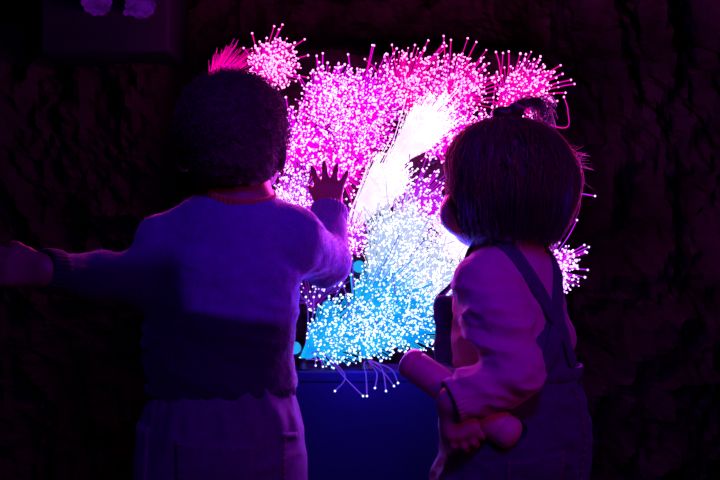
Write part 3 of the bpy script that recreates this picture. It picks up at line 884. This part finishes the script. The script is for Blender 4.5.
# ------------------------------------------------------------------ the child with the ponytail
def girl():
    C = P(510, 240, 1.40)
    root = empty('person', (C.x, C.y, 0), 'toddler with small topknot in pink shirt and denim overalls, holding a pink tube', 'person', 'toddlers at the lights')
    a = math.radians(42)
    f = Vector((-math.sin(a), math.cos(a), 0)); l = Vector((-math.cos(a), -math.sin(a), 0))
    ah = math.radians(52)
    fh = Vector((-math.sin(ah), math.cos(ah), -.06)).normalized(); lh = Vector((-math.cos(ah), -math.sin(ah), 0))
    def G(L, F, z): return Vector((C.x, C.y, 0)) + l * L + f * F + Vector((0, 0, z))
    hc = P(500, 183, 1.40)
    shL = P(484, 284, 1.345); elL = P(508, 378, 1.285); wrL = P(452, 401, 1.272)
    shR = G(-.052, 0, .680); elR = P(551, 338, 1.47); wrR = G(-.075, .085, .575)
    neck = P(505, 250, 1.40)
    B = Solid(.0026)
    at = head(B, hc, fh, lh, 1.0, 1.12)
    B.limb(hc + Vector((0, 0, -.045)) - fh * .01, neck + Vector((0, 0, -.03)), .040, .042, .02)
    B.chain([G(0, 0, .67), G(0, 0, .58), G(0, 0, .50), G(0, 0, .42)], [.068, .074, .078, .084], .02, (f, .75))
    for sh in (shL, shR): B.limb(G(0, 0, .69), sh, .036, .030, .02)
    B.chain([shL, elL, wrL], [.031, .025, .020], .01)
    B.chain([shR, elR, wrR], [.031, .025, .020], .01)
    hand(B, wrL, (.35, .05, -.95), (-1, .2, -.3), (.2, 1, .2), .094, .35, (.35, .8, .7), .5)
    hand(B, wrR, f + Vector((0, 0, .15)), (l * .4 + Vector((0, 0, .9))), l, .09, .5, (.3, .3, .3), .6)
    for sg in (-1, 1):
        B.chain([G(sg * .048, 0, .40), G(sg * .052, 0, .21), G(sg * .052, 0, .06)], [.064, .048, .034], .012)
        B.limb(G(sg * .052, 0, .04), G(sg * .052, .055, .03), .026, .020, .012)
    V, Q = B.mesh(2)
    link_mesh('body', V, Q, M['skin_girl'], root)
    face_parts(at, root, fh, lh)
    # shirt
    W = Solid(.0033)
    W.chain([G(0, 0, .655), G(0, 0, .60), G(0, 0, .50)], [.080, .084, .088], .02, (f, .80))
    for sh, r in ((shL, .040), (shR, .031)): W.limb(G(0, 0, .688), sh, .038, r, .025)
    W.limb(G(0, 0, .70), G(0, 0, .64), .05, .08, .02, (f, .8))
    dL = (wrL - elL).normalized(); dR = (wrR - elR).normalized()
    W.chain([shL + Vector((.006, 0, -.006)), P(499, 325, 1.31), elL + Vector((.004, 0, .004)), wrL + dL * .02], [.042, .043, .037, .0255], .016, cut=[(wrL - dL * .002, dL)])
    W.chain([shR, elR, wrR + dR * .02], [.034, .033, .025], .015, cut=[(wrR - dR * .004, dR)])
    W.limb(hc + Vector((0, 0, -.04)), neck, .036, .044, .001, sub=True)
    W.limb(T0, T1, .0212, .0216, .001, sub=True)
    W.cut((0, 0, .50), (0, 0, -1))
    SV, SQ = W.mesh(2)
    near = np.linalg.norm(SV - np.array(P(495, 350, 1.28)), axis=1)
    SV = folds(SV, SQ, .0085, 27, (.25, 0, 1), .45, 4.0, mask=np.clip(1.2 - near / .14, .25, 1))
    SV = folds(SV, SQ, .0008, 70, seed=9, ridge=False)
    so = link_mesh('shirt', SV, SQ, M['jersey_pink'], root)
    sb = bvh_of(SV, SQ)
    rib_ring(wrL - dL * .004, dL, (0, 0, 1), .0262, .0262, .013, .0025, 'cuff', M['jersey_pink'], so, 28)
    rib_ring(wrR - dR * .008, dR, (0, 0, 1), .022, .022, .018, .003, 'cuff', M['jersey_pink'], so, 28)
    rib_ring(neck + Vector((.002, 0, -.006)), (.05, -.1, 1), (1, 0, 0), .0455, .0445, .012, .003, 'neckband', M['jersey_pink'], so, 40)
    # overalls
    O = Solid(.0033)
    O.chain([G(0, 0, .64), G(0, 0, .60), G(0, -.002, .53), G(.004, -.012, .46), G(0, -.012, .41)], [.085, .089, .096, .107, .106], .02, (f, .86))
    for sg in (-1, 1):
        O.limb(G(sg * .034, .055, .66), G(sg * .034, .055, .54), .040, .042, .02)
        O.chain([G(sg * .05, 0, .40), G(sg * .058, 0, .22), G(sg * .058, .004, .03)], [.074, .062, .056], .02, cut=[((0, 0, .05), (0, 0, -1))])
    lv, fv = np.array(l), np.array(f); c0 = np.array((C.x, C.y, 0))
    def region(p):
        L = (p - c0) @ lv; F_ = (p - c0) @ fv; z = p[..., 2]
        waist = z - (.555 - .0 * F_)
        bib = np.maximum(np.maximum(np.abs(L) - .066, -F_ + .02), z - .650)
        back = np.maximum(np.maximum(np.abs(L) - np.clip(.085 - (z - .53) * .85, .016, .085), F_ + .01), z - .622)
        return np.minimum(np.minimum(waist, bib), back)
    O.limb(T0, T1, .0214, .0218, .001, sub=True)
    V, Q = O.mesh(1, region)
    V = folds(V, Q, .0045, 22, (0, 0, 1), .8, 7.0)
    oo = link_mesh('overalls', V, Q, M['denim_girl'], root)
    ob = bvh_of(V, Q)
    both = BVHTree.FromPolygons([Vector(v) for v in V] + [Vector(v) for v in SV], [tuple(q) for q in Q] + [tuple(i + len(V) for i in q) for q in SQ])
    for sg in (-1, 1):
        st = ribbon(both, [G(sg * .040, .098, .632), G(sg * .050, .070, .685), G(sg * .047, .0, .735), G(sg * .036, -.055, .69), G(sg * .012, -.085, .645), G(-sg * .012, -.09, .60), G(-sg * .034, -.10, .562)],
                    .021, .0035, 'shoulder_strap', M['denim_girl'], oo, off=.0015, steps=42)
        bk = MB(); bk.ball(G(sg * .040, .098, .636), .006, 2); bk.build('strap_button', M['metal'], st)
    # waistband, back pocket, seams on the back
    def ray(L, z): return G(L, -.4, z), f.copy()
    bn = MB(); R_ = []
    for i in range(61):
        t = 2 * math.pi * i / 60
        o = G(math.cos(t) * .3, math.sin(t) * .3, .548); d = (G(0, 0, .548) - o).normalized()
        q, n, k, ds = ob.ray_cast(o, d)
        if q is None: continue
        n = (-d)
        R_.append([q + n * .001 + Vector((0, 0, -.009)), q + n * .004 + Vector((0, 0, -.008)), q + n * .004 + Vector((0, 0, .008)), q + n * .001 + Vector((0, 0, .009))])
    bn.rings(R_, False)
    bn.build('waistband', M['denim_girl'], oo)
    def pk(u, v):
        q = P(506 + 60 * u - 2 * v, 459 - 6 * u + 48 * v, 1.29); return Vector((q.x, .6, q.z)), Vector((0, 1, 0))
    po = patch(ob, pk, 12, 10, .0028, 'back_pocket', M['denim_girl'], oo)
    stitches(ob, pk, [(i / 10, .07) for i in range(11)], 'pocket_stitching', po)
    stitches(ob, pk, [(i / 10, .20) for i in range(11)], 'pocket_stitching', po)
    stitches(ob, pk, [(.04, i / 8) for i in range(9)], 'pocket_stitching', po)
    stitches(ob, pk, [(.96, i / 8) for i in range(9)], 'pocket_stitching', po)
    stitches(ob, lambda u, v: ray(-.022 + .0 * u, .53 - .15 * v), [(0, i / 14) for i in range(15)], 'centre_seam', oo)
    shoes(root, [tuple(G(.056, 0, 0))[:2] + (f.x, f.y), tuple(G(-.056, 0, 0))[:2] + (f.x, f.y)])
    # hair
    H = Solid(.0035)
    u = Vector((0, 0, 1))
    ha = lambda L, F, z: hc + lh * L + fh * F + u * z
    Rm = [list(lh), list(fh), [0, 0, 1]]
    H.ell(ha(0, -.012, .012), (.077, .088, .076), Rm, .015)
    H.ell(ha(0, -.034, -.028), (.064, .054, .050), Rm, .02)
    H.ell(ha(.054, -.002, -.022), (.027, .040, .040), Rm, .02)
    H.ell(ha(-.048, -.006, -.026), (.026, .040, .044), Rm, .02)
    H.cut(ha(0, .054, .03), fh * .92 + u * -.38)
    HV, HQ = H.mesh(3)
    HV = folds(HV, HQ, .002, 40, (0, 0, 1), 3.0, 3)
    ho = link_mesh('hair', HV, HQ, M['hair_girl'], root)
    hb = bvh_of(HV, HQ)
    knot = P(514, 112, 1.395)
    locks = MB(); fine = MB()
    N = normals(HV, HQ)
    # locks run from the knot down over the skull, hugging the hair volume and flicking out at the ends
    for i in range(2600):
        th = random.uniform(0, 2 * math.pi)
        dirv = lh * math.cos(th) + fh * math.sin(th)
        if dirv.dot(fh) > .80: continue
        pts = []; ln = random.uniform(.75, 1.05); fl = random.uniform(-.002, .010) * (1 if random.random() < .5 else .3)
        lift = random.uniform(.0002, .0022)
        for t in range(9):
            q = t / 8
            ang = q * math.pi * .62
            p = ha(0, -.012, .0) + dirv * math.sin(ang) * .13 + u * math.cos(ang) * .12
            if q > .75: p = ha(0, -.012, .0) + dirv * (.13 - .25 * (q - .75)) + u * (-.045 - (q - .75) * .14) * ln
            h, n, k, ds = hb.find_nearest(p)
            pts.append(h + n * (lift + (fl * max(0, q - .7) * 5)) + u * (-.012 * max(0, q - .8) * 5 * ln))
        locks.tube(pts, [.0004, .0007, .0007, .0007, .0007, .0007, .0006, .0005, .0002], 3, False)
    # a loose outer layer of finer hairs following the same fall
    for i in range(1500):
        th = random.uniform(0, 2 * math.pi)
        dirv = lh * math.cos(th) + fh * math.sin(th)
        if dirv.dot(fh) > .80: continue
        pts = []; q0 = random.uniform(0, .45); q1 = random.uniform(.75, 1.0); lift = abs(random.gauss(.002, .003)) + .001
        for t in range(9):
            q = q0 + (q1 - q0) * t / 8
            ang = q * math.pi * .66
            p = ha(0, -.012, .0) + dirv * math.sin(ang) * .13 + u * math.cos(ang) * .12
            h, n, k, ds = hb.find_nearest(p)
            pts.append(h + n * lift * math.sin(.25 + 2.7 * t / 8))
        fine.tube(pts, [.0002] + [.0004] * 7 + [.0001], 3, False)
    tag(locks.build('locks', M['hair_girl'], ho), kind='stuff')
    # flyaway hairs on the far side and ends flicking out
    right = Vector((1, 0, 0))
    def edge(z, sgn):
        m = HV[np.abs(HV[:, 2] - z) < .004]
        if len(m) == 0: return None
        k = np.argsort(m[:, 0] * sgn)[-max(2, len(m) // 16):]
        return Vector(m[random.choice(list(k))])
    for sgn, cnt, o0, sg_ in ((1, 950, .001, .0075), (-1, 350, .0003, .0022)):
        for i in range(cnt):
            za = hc.z + random.uniform(.0, .066) * (1 if sgn > 0 else .8); L = random.uniform(.03, .115) * (1 if sgn > 0 else .6)
            out = abs(random.gauss(0, sg_)) + o0
            pts = []; last = None
            for t in range(9):
                q = t / 8; z = za - L * q
                p = edge(max(z, hc.z - .070), sgn) if t % 2 == 0 or last is None else last
                if p is None: continue
                last = p
                pts.append(Vector((p.x + sgn * (out * math.sin(.15 + q * 2.4) - .001), p.y, z)))
            for _ in range(2): pts = [pts[0]] + [(pts[k - 1] + pts[k] * 2 + pts[k + 1]) / 4 for k in range(1, len(pts) - 1)] + [pts[-1]]
            fine.tube(pts, [.0005] * (len(pts) - 1) + [.0001], 3, False)
    for i in range(45):
        z0 = random.uniform(.0, .05)
        s0 = hb.find_nearest(ha(0, 0, z0) + right * .12)[0]
        aa = random.uniform(-.2, 1.1); L = random.uniform(.012, .04)
        dv = right * math.cos(aa) + u * math.sin(aa)
        fine.tube([s0 - dv * .004, s0 + dv * L * .5 + u * .002, s0 + dv * L - u * random.uniform(0, .01)], [.00025, .0002, .0001], 3, False)
    for i in range(90):   # flick at the nape
        s0 = hb.find_nearest(P(random.uniform(535, 560), random.uniform(205, 228), 1.37))[0]
        e = P(random.uniform(528, 560), random.uniform(233, 246), 1.375)
        fine.tube([bez(s0, s0 + right * .012 - u * .022, e, t / 6) for t in range(7)], [.0004] * 6 + [.0001], 3, False)
    for i in range(90):   # wisps beside the cheek
        s0 = hb.find_nearest(P(random.uniform(444, 458), random.uniform(140, 165), 1.40))[0]
        e = s0 + u * -random.uniform(.05, .085) + right * random.uniform(-.004, .012)
        fine.tube([bez(s0, (s0 + e) / 2 - right * random.uniform(.004, .012), e, t / 6) for t in range(7)], [.0004] * 6 + [.0001], 3, False)
    tag(fine.build('flyaway_strands', M['hair_fine'], ho), kind='stuff')
    # topknot
    kt = Solid(.0022)
    kt.ell(P(502, 114, 1.395), (.016, .016, .011), None, .006); kt.ell(P(516, 110, 1.39), (.011, .011, .010), None, .006)
    kt.limb(P(512, 120, 1.395), P(519, 106, 1.39), .012, .008, .006)
    link_mesh('topknot', *kt.mesh(2), M['hair_girl'], ho)
    el = MB(); kc = P(518, 107, 1.39); kax = Vector((.35, 0, 1)).normalized(); e1 = kax.orthogonal().normalized(); e2 = kax.cross(e1)
    el.tube([kc + (e1 * math.cos(t / 24 * 6.2832) + e2 * math.sin(t / 24 * 6.2832)) * .009 for t in range(25)], .003, 8); el.build('hair_tie', M['elastic'], ho)
    pt = MB(); pf = MB()
    for i in range(170):
        s0 = kc + Vector((random.uniform(-.006, .006), random.uniform(-.006, .006), -.004))
        k = random.random()
        e = P(random.uniform(532, 558), random.uniform(104, 146), 1.39 + random.uniform(-.02, .02)) if k > .25 else P(random.uniform(518, 546), random.uniform(93, 112), 1.39 + random.uniform(-.02, .02))
        m_ = P(random.uniform(530, 560), random.uniform(80, 98), 1.39) if k > .25 else P(random.uniform(512, 530), random.uniform(88, 98), 1.39)
        (pt if i % 3 else pf).tube([bez(s0, m_, e, t / 7) for t in range(8)], [.0005] * 7 + [.0002], 3, False)
    po = pt.build('ponytail', M['hair_girl'], ho)
    pf.build('ponytail_wisps', M['hair_fine'], ho)
    return root
girl()
